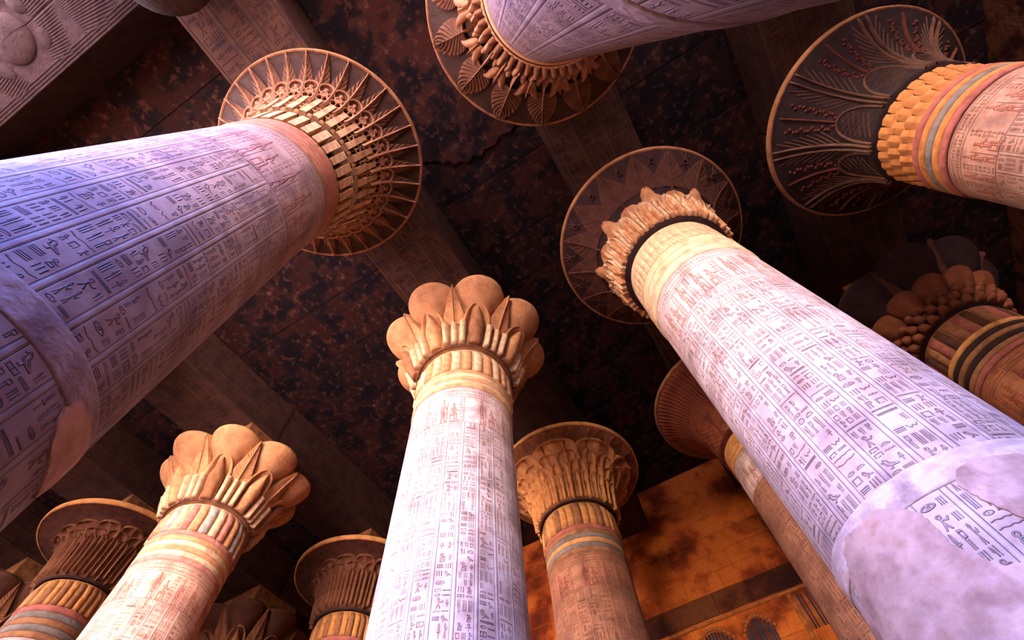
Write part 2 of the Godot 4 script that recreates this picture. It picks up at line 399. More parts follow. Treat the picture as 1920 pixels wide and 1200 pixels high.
# ------------------------------------------------------------------ the building
func build_shell() -> void:
	var floor_mat := stone("floor_stone", Color(0.52, 0.37, 0.19), "mottle", 1.0, 0.3)
	struct("floor", block(Vector3(WALL_X + 8.0, 0.5, 36.6), 0.01), floor_mat, Vector3((WALL_X - 8.0) / 2 + 0.6, -0.25, -7.2))
	var g := struct("ground", block(Vector3(160, 0.5, 240), 0.01), stone("sand", Color(0.82, 0.72, 0.52), "mottle", 0.6, 0.1), Vector3(-86.8, -0.27, -7.2))
	g.set_meta("label", "pale sunlit sand of the court outside the facade")
	# rear wall: a core with dressed blocks standing proud of it
	var wall_mat := stone("wall_stone", Color(0.78, 0.42, 0.14), "wallstain", 0.6, 0.12)
	var core := stone("joint_stone", Color(0.34, 0.18, 0.08), "mottle", 1.0)
	var wr := struct("wall_rear", block(Vector3(0.7, 15.4, 36.6), 0.01), core, Vector3(WALL_X + 0.42, 7.0 - 0.6 + 0.6 - 0.0, -7.2))
	wr.position.y = 7.18
	wall_mat.uv1_world_triplanar = true; wall_mat.heightmap_texture = M.glyph_h; wall_mat.heightmap_scale = 1.6
	wall_blocks(wr, wall_mat)
	wall_relief(wr)
	struct("wall_right", block(Vector3(23.0, 15.0, 0.8), 0.01), stone("side_stone", Color(0.42, 0.27, 0.15), "wallstain", 2.0, 0.35), Vector3(4.4, 7.3, 10.6 + 0.4))
	struct("wall_left", block(Vector3(23.0, 15.0, 0.8), 0.01), stone("side_stone", Color.WHITE), Vector3(4.4, 7.3, -25.0 - 0.4))
	# facade, out of view: screen walls between the front columns, tall enough to darken the lower shafts, open above; a doorway in the middle
	var fz := [10.6, 6.132, 1.404, -3.456, -10.907, -15.646, -20.385, -25.0]
	for i in 7:
		if i == 3: continue
		var w := absf(fz[i] - fz[i + 1])
		struct("wall_front_unseen", block(Vector3(0.7, 6.0, w - 1.95), 0.03), floor_mat, Vector3(AX[0], 3.0, (fz[i] + fz[i + 1]) / 2))
	# ceiling: long slabs laid side by side from beam to beam, over a roof bed
	var roof := struct("ceiling", block(Vector3(21.6, 0.5, 36.6), 0.01), core, Vector3(3.4, CEIL + 0.62, -7.2))
	var cz := [10.9, 6.132, 1.404, -3.456, -10.907, -15.646, -20.385, -25.3]
	var ceil_mats := [ceiling_mat("ceiling_a", Color(0.19, 0.115, 0.065)), ceiling_mat("ceiling_b", Color(0.14, 0.09, 0.06)), ceiling_mat("ceiling_c", Color(0.165, 0.095, 0.055))]
	for b in 7:
		var x := -6.4
		while x < WALL_X - 0.02:
			var w := rng.randf_range(1.15, 1.7)
			if x + w > WALL_X - 0.7: w = WALL_X - 0.02 - x
			var len_: float = absf(cz[b] - cz[b + 1])
			part("slab", block(Vector3(w - 0.014, 0.36, len_ - 0.01), 0.012), ceil_mats[rng.randi_range(0, 2)], roof, Vector3(x + w / 2, CEIL + 0.18 + rng.randf_range(0.0, 0.03), (cz[b] + cz[b + 1]) / 2) - roof.position)
			x += w
	plaster_layer(roof)

func plaster_layer(roof: Node3D) -> void:
	# the last of a painted skin on the slabs, broken off along a jagged edge
	var edge := [[-4.3, 0.5], [-4.3, -2.5], [0.6, -2.5], [0.85, -1.92], [1.0, -1.86], [0.98, -1.7], [1.18, -1.62], [1.16, -1.45], [1.3, -1.3], [1.22, -1.1], [1.36, -0.95], [1.24, -0.8], [1.3, -0.5], [1.16, -0.3], [1.25, -0.02], [1.12, 0.2], [1.2, 0.45], [0.9, 0.5]]
	var poly := PackedVector2Array()
	for e in edge: poly.append(Vector2(e[0], e[1]))
	var st := SurfaceTool.new(); st.begin(Mesh.PRIMITIVE_TRIANGLES); st.set_smooth_group(-1)
	var tri := Geometry2D.triangulate_polygon(poly)
	for i in range(0, tri.size(), 3):
		var v := [poly[tri[i]], poly[tri[i + 1]], poly[tri[i + 2]]]
		if (v[1] - v[0]).cross(v[2] - v[0]) < 0.0: v = [v[0], v[2], v[1]]
		for p in v: st.add_vertex(Vector3(p.x, 0, p.y))
	for i in poly.size():
		var a := poly[i]; var b := poly[(i + 1) % poly.size()]
		for q in [[a, 0.0], [b, 0.0], [b, 0.05], [a, 0.0], [b, 0.05], [a, 0.05]]: st.add_vertex(Vector3(q[0].x, q[1], q[0].y))
	st.generate_normals()
	part("plaster_layer", st.commit(), ceiling_mat("ceiling_skin", Color(0.22, 0.145, 0.115)), roof, Vector3(0, CEIL - 0.045, 0) - roof.position)

func ceiling_mat(key: String, col: Color) -> StandardMaterial3D:
	var m := stone(key, col, "soot", 1.0, 0.16)
	m.uv1_world_triplanar = true
	m.detail_enabled = true; m.detail_albedo = M.speck; m.detail_uv_layer = BaseMaterial3D.DETAIL_UV_2
	m.uv2_triplanar = true; m.uv2_world_triplanar = true; m.uv2_scale = Vector3.ONE * 0.22
	return m

func wall_relief(wr: Node3D) -> void:
	# carved register under the dark course: arched, ribbed wings and a ribbed skirt, framed by raised mouldings
	var slate := stone("slate_paint", Color(0.26, 0.22, 0.23)); var gold := stone("relief_gold", Color(0.66, 0.38, 0.15)); var rust := stone("relief_rust", Color(0.42, 0.17, 0.09))
	var at := func(y: float, z: float) -> Vector3: return Vector3(WALL_X - 0.012, y + EYE, z) - wr.position
	part("moulding", block(Vector3(0.07, 0.09, 16.0), 0.02), gold, wr, at.call(7.56, -2.0))
	for a in [[-2.02, 0.46, 7.36], [-0.84, 0.36, 7.30], [-3.4, 0.46, 7.36], [-4.7, 0.4, 7.3]]:
		for k in 11:
			var t := (k - 5) / 5.5
			var top: float = a[2] - 0.34 * t * t - 0.05
			part("wing_rib", block(Vector3(0.05, top - 6.35, a[1] * 0.15), 0.012), slate if k % 4 != 3 else rust, wr, at.call((top + 6.35) / 2, a[0] + a[1] * t))
		for k in 13:
			var t := (k - 6) / 6.0
			var o := part("wing_border", block(Vector3(0.07, 0.085, a[1] * 0.24), 0.015), gold, wr, at.call(a[2] + 0.03 - 0.36 * t * t, a[0] + a[1] * 1.12 * t))
			o.rotation.x = atan(0.72 * t / (a[1] * 1.12))
	for k in 12: part("skirt_rib", block(Vector3(0.05, 0.85, 0.055), 0.012), [gold, slate, rust][k % 3], wr, at.call(7.0, 0.32 + 0.075 * k))
	for z in [0.22, 1.3]: part("pillar_strip", block(Vector3(0.06, 1.1, 0.12), 0.015), gold, wr, at.call(6.95, z))

func wall_blocks(wr: Node3D, mat: Material) -> void:
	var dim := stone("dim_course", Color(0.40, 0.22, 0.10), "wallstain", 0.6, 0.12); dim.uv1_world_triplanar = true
	var y := 5.6
	while y < CEIL - 0.05:
		var h := rng.randf_range(0.48, 0.62)
		if y + h > CEIL - 0.3: h = CEIL - y
		var z := 10.6
		while z > -13.0:
			var w := rng.randf_range(0.9, 1.7)
			var d := 0.12 + rng.randf_range(0.0, 0.008)
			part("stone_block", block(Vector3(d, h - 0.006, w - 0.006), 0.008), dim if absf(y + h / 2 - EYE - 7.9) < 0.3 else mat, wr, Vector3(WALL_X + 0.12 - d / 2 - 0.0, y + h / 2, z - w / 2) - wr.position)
			z -= w
		y += h

func build_beams() -> void:
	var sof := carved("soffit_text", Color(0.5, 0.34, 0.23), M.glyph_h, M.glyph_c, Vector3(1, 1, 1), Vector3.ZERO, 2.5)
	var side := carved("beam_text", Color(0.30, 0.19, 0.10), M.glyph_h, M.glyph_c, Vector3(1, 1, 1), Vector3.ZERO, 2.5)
	var places := ["above the column with the orange scaled neck", "above the feathered-leaf capital and the pale patched column", "above the spiky fretted capital and the bright central lobed column", "edging the wide middle bay, above the slanting sunlit lobed column", "above the dim reeded column with the bright curved rim", "in deep shade above the dark lobed column farthest left"]
	for i in 6:
		var z: float = AZ[i]
		var bm := thing("architrave", "carved stone beam " + places[i], "beam", Vector3(0, SOFFIT, z), "")
		var xs := [AX[0] + 0.87, AX[1], AX[2], AX[3], WALL_X - 0.015]
		for k in 4:
			var L: float = xs[k + 1] - xs[k]
			var dz := 0.05 if i == 3 and k == 2 else rng.randf_range(-0.012, 0.012)
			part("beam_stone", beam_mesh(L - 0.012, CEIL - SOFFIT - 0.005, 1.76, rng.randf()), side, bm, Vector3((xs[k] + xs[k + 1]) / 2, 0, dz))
	facade_beam()

func beam_mesh(L: float, H: float, W: float, off: float) -> ArrayMesh:
	# text runs along the length (x): three columns of signs on the soffit, three on each side
	var st := SurfaceTool.new(); st.begin(Mesh.PRIMITIVE_TRIANGLES); st.set_smooth_group(-1)
	var x := L / 2; var w := W / 2; var c := 0.02
	var quad := func(a: Vector3, b: Vector3, cc: Vector3, d: Vector3, n: Vector3, uv: Array):
		var v := [a, b, cc, d]
		var order := [0, 1, 2, 0, 2, 3] if (b - a).cross(cc - a).dot(n) < 0.0 else [0, 2, 1, 0, 3, 2]
		for k in order:
			st.set_uv(uv[k]); st.add_vertex(v[k])
	var u1 := 3.0 / 24.0; var vl := L / 12.0
	quad.call(Vector3(-x + c, 0, -w + c), Vector3(x - c, 0, -w + c), Vector3(x - c, 0, w - c), Vector3(-x + c, 0, w - c), Vector3.DOWN, [Vector2(0.004, off), Vector2(0.004, off + vl), Vector2(u1 + 0.004, off + vl), Vector2(u1 + 0.004, off)])
	for s in [-1.0, 1.0]:
		quad.call(Vector3(-x + c, c, s * w), Vector3(x - c, c, s * w), Vector3(x - c, H, s * w), Vector3(-x + c, H, s * w), Vector3(0, 0, s), [Vector2(0, off), Vector2(0, off + vl), Vector2(u1, off + vl), Vector2(u1, off)])
		quad.call(Vector3(-x + c, 0, s * (w - c)), Vector3(x - c, 0, s * (w - c)), Vector3(x - c, c, s * w), Vector3(-x + c, c, s * w), Vector3(0, -1, s).normalized(), [Vector2(0, 0), Vector2(0, vl), Vector2(0, vl), Vector2(0, 0)])
		quad.call(Vector3(s * x, c, -w + c), Vector3(s * x, c, w - c), Vector3(s * x, H, w - c), Vector3(s * x, H, -w + c), Vector3(s, 0, 0), [Vector2(0, 0), Vector2(0, 0.001), Vector2(0.001, 0.001), Vector2(0.001, 0)])
		quad.call(Vector3(s * (x - c), 0, -w + c), Vector3(s * (x - c), 0, w - c), Vector3(s * x, c, w - c), Vector3(s * x, c, -w + c), Vector3(s, -1, 0).normalized(), [Vector2(0, 0), Vector2(0, 0.001), Vector2(0.001, 0.001), Vector2(0.001, 0)])
	quad.call(Vector3(-x, H, -w), Vector3(x, H, -w), Vector3(x, H, w), Vector3(-x, H, w), Vector3.UP, [Vector2.ZERO, Vector2.ZERO, Vector2.ZERO, Vector2.ZERO])
	st.generate_normals()
	return st.commit()

func facade_beam() -> void:
	var mat := stone("facade_stone", Color(0.19, 0.13, 0.105), "mottle", 1.5, 0.4)
	var t := thing("facade_architrave", "broad beam over the facade with a carved winged sun disc on its underside", "beam", Vector3(AX[0], SOFFIT, -7.2))
	for s in [-1.0, 1.0]:
		part("beam_stone", block(Vector3(0.85, 1.6, 36.0), 0.02), mat, t, Vector3(s * 0.43, 0.8 + (0.0 if s > 0 else 0.03), 0))
	part("parapet", block(Vector3(1.6, 1.2, 36.0), 0.02), mat, t, Vector3(-0.3, 2.2, 0))
	for k in 4:   # mouldings along the inner edge of the soffit
		var r := CylinderMesh.new(); r.top_radius = 0.014; r.bottom_radius = 0.014; r.height = 6.9; r.radial_segments = 10; r.rings = 1
		var o := part("moulding", r, mat, t, Vector3(0.84 - 0.055 * k, 0.0, 0.02)); o.rotation.x = PI / 2
	# the winged disc, on both halves of the soffit
	var dm := disc_half()
	for s in [1.0, -1.0]:
		var o := part("sun_disc", dm, mat, t, Vector3(0.01 * s, 0.0 if s > 0 else 0.03, 0.0)); o.rotation.y = 0.0 if s > 0 else PI
		for e in [1.0, -1.0]:
			var q := part("serpent", drop(0.34, 0.13, 0.05), mat, t, Vector3(0.30 * s, 0.0 if s > 0 else 0.03, 0.56 * e)); q.rotation.y = (0.5 * e) if s > 0 else PI - 0.5 * e
			for k in 16:
				var a := -0.10 + 0.085 * k * 1.0
				# short coverts then long quills, fanned from the disc towards the outer edge
				for row in 2:
					var r0: float = [0.62, 1.22][row]; var L: float = [0.52, 1.9][row] * (1.0 if row == 0 else (1.0 - 0.045 * k))
					var x := 0.045 + 0.044 * k
					var f := part("feather", drop(L, 0.021, 0.02), mat, t, Vector3(s * x, 0.0 if s > 0 else 0.03, e * (r0 + L / 2 - 0.02 * k * (1 - row))))
					f.rotation.y = (PI / 2) + 0.05 * e * s * (k * 0.3)

func disc_half() -> ArrayMesh:
	var P := PackedVector3Array(); var U := PackedVector2Array()
	for i in 9:
		var b := PI / 2 * i / 8
		for j in 17:
			var a := -PI / 2 + PI * j / 16
			P.append(Vector3(0.44 * sin(b) * cos(a), -0.13 * cos(b) + 0.005, 0.44 * sin(b) * sin(a))); U.append(Vector2(P[-1].x, P[-1].z))
	return sheet(P, U, 9, 17)

func drop(L: float, w: float, h: float) -> ArrayMesh:
	# a low rounded bar lying under a soffit, along x
	var P := PackedVector3Array(); var U := PackedVector2Array()
	for i in 9:
		var s := float(i) / 8; var q := pow(maxf(sin(PI * clampf(s, 0.02, 0.98)), 0.0), 0.35)
		for j in 7:
			var a := PI * j / 6
			P.append(Vector3((s - 0.5) * L, -h * sin(a) * q + 0.004, w * cos(a) * q)); U.append(Vector2(P[-1].x, P[-1].z))
	return sheet(P, U, 9, 7)

# ------------------------------------------------------------------ columns
func shaft_r(y: float) -> float: return 0.913 + 0.0036 * (8.0 - y)

# a column without its capital: base, shaft in its carved zones, neck mouldings, abacus
func column_body(label: String, x: float, z: float, o := {}) -> Node3D:
	var c := thing("column", label, "column", Vector3(x, 0, z), "")
	var up := Vector3(0, EYE, 0)
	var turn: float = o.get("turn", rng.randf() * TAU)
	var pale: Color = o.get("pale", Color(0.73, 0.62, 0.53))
	var key: String = o.get("key", "pale")
	var f0: float = o.get("frieze", 6.0)
	var top: float = o.get("top", 6.88)
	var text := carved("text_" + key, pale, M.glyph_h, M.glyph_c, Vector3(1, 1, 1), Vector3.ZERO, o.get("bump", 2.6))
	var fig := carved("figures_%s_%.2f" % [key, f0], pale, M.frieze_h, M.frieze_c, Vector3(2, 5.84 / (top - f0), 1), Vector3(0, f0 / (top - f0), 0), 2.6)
	var plain := stone("plain_" + key, pale, "mottle", 1.4)
	var low := PackedVector2Array(); var mid := PackedVector2Array(); var hi := PackedVector2Array()
	for i in 9: low.append(Vector2(shaft_r(lerpf(-1.25, 2.22, i / 8.0)) + 0.0, lerpf(-1.25, 2.22, i / 8.0)))
	for i in 13: mid.append(Vector2(shaft_r(lerpf(2.4, f0, i / 12.0)), lerpf(2.4, f0, i / 12.0)))
	for i in 5: hi.append(Vector2(shaft_r(lerpf(f0, top, i / 4.0)), lerpf(f0, top, i / 4.0)))
	part("shaft", lathe(mid, 120), text, c, up, turn)
	part("shaft_foot", lathe(low, 96), text, c, up, turn + 1.0)
	part("figure_frieze", lathe(hi, 120), fig, c, up, turn)
	var b := PackedVector2Array([Vector2(0.90, 2.2), Vector2(shaft_r(2.2), 2.2), Vector2(shaft_r(2.2) + 0.010, 2.208), Vector2(shaft_r(2.2) + 0.011, 2.225), Vector2(shaft_r(2.4) + 0.011, 2.395), Vector2(shaft_r(2.4) + 0.010, 2.412), Vector2(shaft_r(2.4), 2.42), Vector2(0.90, 2.425)])
	part("plain_band", lathe(b, 96), plain, c, up, turn)
	for y in [f0 - 0.05, f0 + 0.03]: part("line_ring", ring(shaft_r(y), 0.018, y, 96, 0.5), plain, c, up, 0.0)
	var base := PackedVector2Array([Vector2(1.25, -1.6), Vector2(1.3, -1.5), Vector2(1.3, -1.32), Vector2(1.22, -1.25), Vector2(0.9, -1.24)])
	part("base", lathe(base, 64), plain, c, up)
	part("abacus", block(Vector3(1.76, 0.94, 1.76), 0.02), o.get("abacus", stone("abacus_stone", Color(0.58, 0.38, 0.20))), c, Vector3(0, EYE + 10.425, 0))
	return c

# neck: a run of ring mouldings between y0 and y1
func neck_rings(c: Node3D, y0: float, y1: float, mats: Array, R := 0.925, plump := 0.55) -> void:
	var n := mats.size(); var h := (y1 - y0) / n
	for k in n: part("neck_ring", ring(R, h * 0.5, y0 + h * (k + 0.5), 96, plump), mats[k], c, Vector3(0, EYE, 0))

func reeds(c: Node3D, y0: float, y1: float, n: int, mats, R := 0.90, h := 0.06) -> void:
	var prof := PackedVector2Array([Vector2(R, y0), Vector2(R, (y0 + y1) / 2), Vector2(R, y1)])
	var core := PackedVector2Array([Vector2(R + 0.005, y0), Vector2(R + 0.005, y1)])
	var nk := part("neck", lathe(core, 64), mats[0] if mats is Array else mats, c, Vector3(0, EYE, 0))
	around(nk, "reed", patch(prof, 0.0, 1.0, w_flat(PI * R / n * 0.95, PI * R / n * 0.95), h_round(h, 0.97), 3, 6), mats, n)

func rope(c: Node3D, R: float, y: float, mat: Material, beads := 60) -> void:
	var P := PackedVector3Array(); var U := PackedVector2Array(); var seg := beads * 4
	for i in 9:
		for j in seg + 1:
			var a := TAU * j / seg; var v := -PI / 2 + PI * i / 8
			var r := 0.032 * (0.78 + 0.22 * cos(a * beads + v * 1.5))
			P.append(Vector3((R + r * cos(v)) * cos(a), y + r * sin(v), (R + r * cos(v)) * sin(a))); U.append(Vector2(a, v))
	part("rope_ring", sheet(P, U, 9, seg + 1), mat, c, Vector3(0, EYE, 0))

# ------------------------------------------------------------------ capitals
func bell(c: Node3D, prof: PackedVector2Array, mat: Material, lip := 0.09, cap := true, rim: Material = null) -> MeshInstance3D:
	var p := prof.duplicate()
	var e: Vector2 = p[-1]
	p.append(Vector2(e.x - 0.02, e.y + lip * 0.5))
	if cap: p.append(Vector2(0.3, e.y + lip * 0.5 + 0.01))
	p.insert(0, Vector2(prof[0].x - 0.2, prof[0].y))
	var k := part("capital", lathe(p, 128), mat, c, Vector3(0, EYE, 0))
	if rim:
		var q := PackedVector2Array()
		for v in [[-0.03, -0.012], [-0.005, -0.018], [0.012, -0.006], [0.02, 0.02], [0.024, lip - 0.015], [0.012, lip], [-0.06, lip + 0.004]]: q.append(e + Vector2(v[0], v[1]))
		part("rim", lathe(q, 128), rim, k)  # lit lip put into colour: rim stone paler than its bell
	return k

func umbel_mesh(d0: float, d1: float, y0: float, y1: float, r0: float, r1: float, curve := 1.7) -> ArrayMesh:
	var P := PackedVector3Array(); var U := PackedVector2Array(); var seg := 40; var n := 14
	for i in n + 4:
		var s := minf(float(i) / n, 1.0)
		var cx := lerpf(d0, d1, pow(s, 0.9)); var r := lerpf(r0, r1, pow(sin(s * PI / 2), curve)); var y := lerpf(y0, y1, s)
		if i == n + 1: y += 0.02; r += 0.008
		if i == n + 2: y += 0.075; r += 0.008
		if i == n + 3: y += 0.085; r = 0.02
		for j in seg + 1:
			var a := TAU * j / seg
			P.append(Vector3(cx + r * cos(a), y, r * sin(a))); U.append(Vector2(a, y))
	return sheet(P, U, n + 4, seg + 1)

func cap_lobed(c: Node3D, ms: Dictionary, o := {}) -> void:
	var core := bez(Vector2(0.98, 8.36), Vector2(1.0, 8.9), Vector2(1.0, 9.4), Vector2(1.15, 9.94), 12)
	var k := bell(c, core, ms.body, 0.06)
	var turn: float = o.get("turn", 0.0); k.rotation.y = turn
	around(k, "umbel", umbel_mesh(0.90, 1.31, 8.75, 9.90, 0.15, 0.585, 3.4), ms.umbel, 8)
	var sp := bez(Vector2(1.0, 8.38), Vector2(1.14, 8.85), Vector2(1.36, 9.30), Vector2(1.72, 9.86), 24)
	around(k, "leaf", patch(sp, 0.0, 1.0, w_leaf(0.25, 0.5, 0.5), func(s: float, t: float) -> float: return 0.0 - 0.03 * absf(t), 30, 8, 0.34), ms.leaf, 8, 0.5)
	around(k, "barbs", feathered(sp, 0.36, 0.985, w_leaf(0.225, 0.95, 0.25), 0.014, 16, 0.12, 0.004), ms.leaf, 8, 0.5)
	around(k, "midrib", patch(sp, 0.1, 1.0, w_flat(0.03, 0.012), h_round(0.06, 0.98), 16, 6, 0.02), ms.leaf, 8, 0.5)
	var bp := bez(Vector2(1.0, 8.38), Vector2(1.12, 8.75), Vector2(1.26, 9.1), Vector2(1.47, 9.46), 20)
	around(k, "hood", patch(bp, 0.15, 0.97, w_arch(0.29, 0.42), func(s: float, t: float) -> float:
		var e := maxf(smoothstep(0.66, 0.80, absf(t)), smoothstep(0.88, 0.94, s))
		return lerpf(-0.13, 0.05, e), 22, 16, 0.30), ms.leaf, 8)
	around(k, "bud", patch(bp, 0.0, 0.88, w_leaf(0.17, 0.8, 0.55), h_bulge(0.17), 18, 12, 0.15), ms.bud, 8)
	around(k, "calyx", patch(bp, 0.0, 0.50, w_leaf(0.155, 0.95, 0.45), h_feather(0.02, 7.0, 0.0, -0.5), 40, 10, 0.02), ms.leaf, 8)
	for s in [-0.30, 0.30]:
		around(k, "stem", patch(bp, 0.0, 0.56, w_flat(0.07, 0.07), h_round(0.13, 0.985), 8, 8, 0.1), ms.stem, 8, s)
	around(k, "stem", patch(sp, 0.0, 0.42, w_flat(0.075, 0.06), h_round(0.10, 0.97), 8, 8, 0.1), ms.stem, 8, 0.5)
	rope(c, 0.985, 8.36, ms.rope)

func bell_profile(r0: float, y0: float, R: float, y1: float, late := 0.0) -> PackedVector2Array:
	return bez(Vector2(r0, y0), Vector2(r0 + 0.05, lerpf(y0, y1, 0.55 + late * 0.3)), Vector2(lerpf(r0, R, 0.24 - late * 0.12), lerpf(y0, y1, 0.88 + late * 0.1)), Vector2(R, y1), 36)

# bell wrapped in tiers of round-headed petals; tiers: [u1, count, rib]
func cap_tiered(c: Node3D, prof: PackedVector2Array, ms: Dictionary, o := {}) -> void:
	var k := bell(c, prof, ms.bell, o.get("lip", 0.10), true, ms.rim); k.rotation.y = o.get("turn", 0.0)
	for t in o.tiers:
		var u0: float = t[4]; var u1: float = t[1]; var n: int = t[2]; var h: float = t[3]
		var hw := PI * pf(prof, lerpf(u0, u1, 0.75)).x / n * 0.98
		around(k, t[0], patch(prof, u0, u1, w_arch(hw, 0.70) if t[5] else w_leaf(hw, 0.8, 0.55), h_rim(h, h * 0.6), 18, 14, 0.05), ms.petal, n, t[6])
		if t[7] > 0.0: around(k, "stem", patch(prof, 0.0, lerpf(u0, u1, t[7]), w_flat(0.024, 0.026), h_round(h + 0.012, 0.97), 10, 5), ms.petal, n, t[6] + 0.5)
	if o.has("lilies"):
		var n: int = o.lilies
		around(k, "lily", patch(prof, 0.70, 0.975, func(s: float) -> float: return lerpf(0.04, 1.0, pow(s, 1.8)) * PI * 1.75 / n, h_feather(0.025, 3.0, 0.03, 0.9), 24, 16, 0.03), ms.lily, n, 0.5)

func cap_fretted(c: Node3D, ms: Dictionary) -> void:
	# short posts, a ring of long posts with tracery between, then a bell of sharp ribbed leaves
	var prof := bez(Vector2(1.02, 8.9), Vector2(1.10, 9.35), Vector2(1.35, 9.72), Vector2(1.92, 9.93), 36)
	var k := bell(c, prof, ms.bell, 0.08, true, ms.rim)
	var n := 32
	around(k, "leaf", feathered(prof, 0.42, 0.975, w_leaf(PI * 1.50 / n, 0.7, 0.30), 0.03, 9, 0.25), ms.leaf, n)
	around(k, "midrib", patch(prof, 0.0, 0.985, w_flat(0.034, 0.012), func(s: float, t: float) -> float: return 0.16 * (1.0 - 0.25 * absf(t)) * (1.0 - 0.55 * s), 16, 4, 0.02, true), ms.rib, n)
	for q in [[0.30, 0.10, 0.5], [0.50, 0.125, 0.5], [0.40, 0.06, 0.5]]: around(k, "hoop", hoop(prof, q[0], q[1], 0.02, 0.07), ms.rib, n, q[2])
	around(k, "umbel", patch(prof, 0.16, 0.56, func(s: float) -> float: return lerpf(0.018, 0.075, pow(s, 3.0)), h_round(0.09, 0.97), 10, 6, 0.02), ms.rib, n, 0.5)
	var d1 := PackedVector2Array([Vector2(0.78, 7.60), Vector2(0.80, 8.35), Vector2(0.88, 8.75), Vector2(1.00, 9.0)])
	var core := part("drum", lathe(d1, 64), ms.dark, c, Vector3(0, EYE, 0))
	var p1 := PackedVector2Array([Vector2(0.90, 7.62), Vector2(0.93, 7.95), Vector2(0.95, 8.24)])
	around(core, "post", patch(p1, 0.0, 1.0, w_flat(0.055, 0.058), func(s: float, t: float) -> float: return 0.05, 2, 2, 0.16, true), ms.post, n)
	var p2 := PackedVector2Array([Vector2(0.99, 8.34), Vector2(1.05, 8.75), Vector2(1.13, 9.20)])
	around(core, "post", patch(p2, 0.0, 1.0, w_flat(0.052, 0.042), func(s: float, t: float) -> float: return 0.07, 3, 2, 0.20, true), ms.post, n, 0.5)
	around(core, "knob", patch(p2, -0.1, 0.12, w_flat(0.05, 0.05), h_round(0.05, 0.7), 6, 6, 0.16), ms.post, n)
	around(core, "hoop", hoop(p2, 0.86, 0.10, 0.014, 0.03), ms.post, n)
	around(core, "hoop", hoop(p2, 0.46, 0.10, 0.014, 0.03), ms.post, n)
	around(core, "umbel", patch(p2, 0.3, 0.98, func(s: float) -> float: return lerpf(0.014, 0.06, pow(s, 3.0)), h_round(0.05, 0.97), 8, 6, 0.06), ms.post, n)
	part("tier_ring", lathe(PackedVector2Array([Vector2(1.0, 9.12), Vector2(1.15, 9.16), Vector2(1.175, 9.19), Vector2(1.16, 9.22), Vector2(1.02, 9.24)]), 96), ms.post, c, Vector3(0, EYE, 0))

func hoop(prof: PackedVector2Array, u: float, R: float, r: float, lift := 0.03) -> ArrayMesh:
	# a small ring standing on the profile, facing outwards
	var b := pf(prof, u); var nn := nf(prof, u)
	var out := Vector3(nn.x, nn.y, 0); var tang := Vector3(-nn.y, nn.x, 0); var side := Vector3(0, 0, 1)
	var P := PackedVector3Array(); var U := PackedVector2Array()
	for i in 21:
		var a := TAU * i / 20
		var d := tang * cos(a) + side * sin(a)
		for j in 7:
			var v := TAU * j / 6
			P.append(Vector3(b.x, b.y, 0) + out * lift + d * (R + r * cos(v)) + out * r * 1.6 * sin(v)); U.append(Vector2(a, v))
	return sheet(P, U, 21, 7)

func cap_palmleaf(c: Node3D, ms: Dictionary) -> void:
	# broad feathered leaves with open lilies between and knobbed stalks below
	var prof := bez(Vector2(0.97, 7.85), Vector2(1.02, 8.9), Vector2(1.2, 9.55), Vector2(1.90, 9.92), 40)
	var k := bell(c, prof, ms.bell, 0.08, true, ms.rim)
	k.rotation.y = 0.02
	var n := 14
	around(k, "leaf", feathered(prof, 0.58, 0.985, func(s: float) -> float: return maxf(0.27 * pow(sin(PI * clampf(0.10 + 0.88 * s, 0.0, 1.0)), 0.6), 0.01), 0.04, 12, 0.34), ms.leaf, n)
	around(k, "midrib", patch(prof, 0.05, 0.98, w_flat(0.045, 0.016), func(s: float, t: float) -> float: return 0.15 * (1.0 - absf(t)) * (1.0 - 0.5 * s), 18, 4, 0.02, true), ms.rib, n)
	around(k, "stem", patch(prof, 0.05, 0.66, w_flat(0.036, 0.02), func(s: float, t: float) -> float: return 0.14 * (1.0 - absf(t)) * (1.0 - 0.3 * s), 14, 4, 0.02, true), ms.rib, n, 0.5)
	for s in [-1.0, 1.0]:
		around(k, "lily_horn", horn(prof, s), ms.rib, n, 0.5)
	around(k, "lily", patch(prof, 0.42, 0.62, func(s: float) -> float: return lerpf(0.04, 0.15, pow(s, 1.3)), h_round(0.07, 0.9), 10, 8, 0.04), ms.rib, n, 0.5)
	around(k, "stalk", patch(prof, 0.0, 0.30, w_flat(0.046, 0.062), h_round(0.13, 0.80), 12, 8, 0.06), ms.rib, 50, 0.5)
	around(k, "knob", patch(prof, 0.30, 0.42, w_flat(0.05, 0.05), h_bulge(0.12), 8, 8, 0.02), ms.rib, 28, 0.5)
	rope(c, 0.95, 7.70, ms.post, 70)
	part("neck_ring", ring(0.90, 0.10, 7.55, 96, 0.5), ms.post, c, Vector3(0, EYE, 0))

func horn(prof: PackedVector2Array, side: float) -> ArrayMesh:
	# one curling side of an open lily: a tapered roll bending outwards along the bell
	var P := PackedVector3Array(); var U := PackedVector2Array()
	for i in 15:
		var s := float(i) / 14
		var u := 0.36 + 0.30 * sin(s * PI * 0.55); var z := side * (0.05 + 0.17 * pow(s, 1.6)); var r := 0.018 + 0.05 * sin(PI * (0.1 + 0.85 * s))
		var b := pf(prof, u); var nn := nf(prof, u)
		for j in 9:
			var v := TAU * j / 8
			var q := b + nn * (0.03 + r * sin(v))
			var a := (z + r * cos(v)) / b.x
			P.append(Vector3(q.x * cos(a), q.y, q.x * sin(a))); U.append(Vector2(s, v))
	return sheet(P, U, 15, 9)

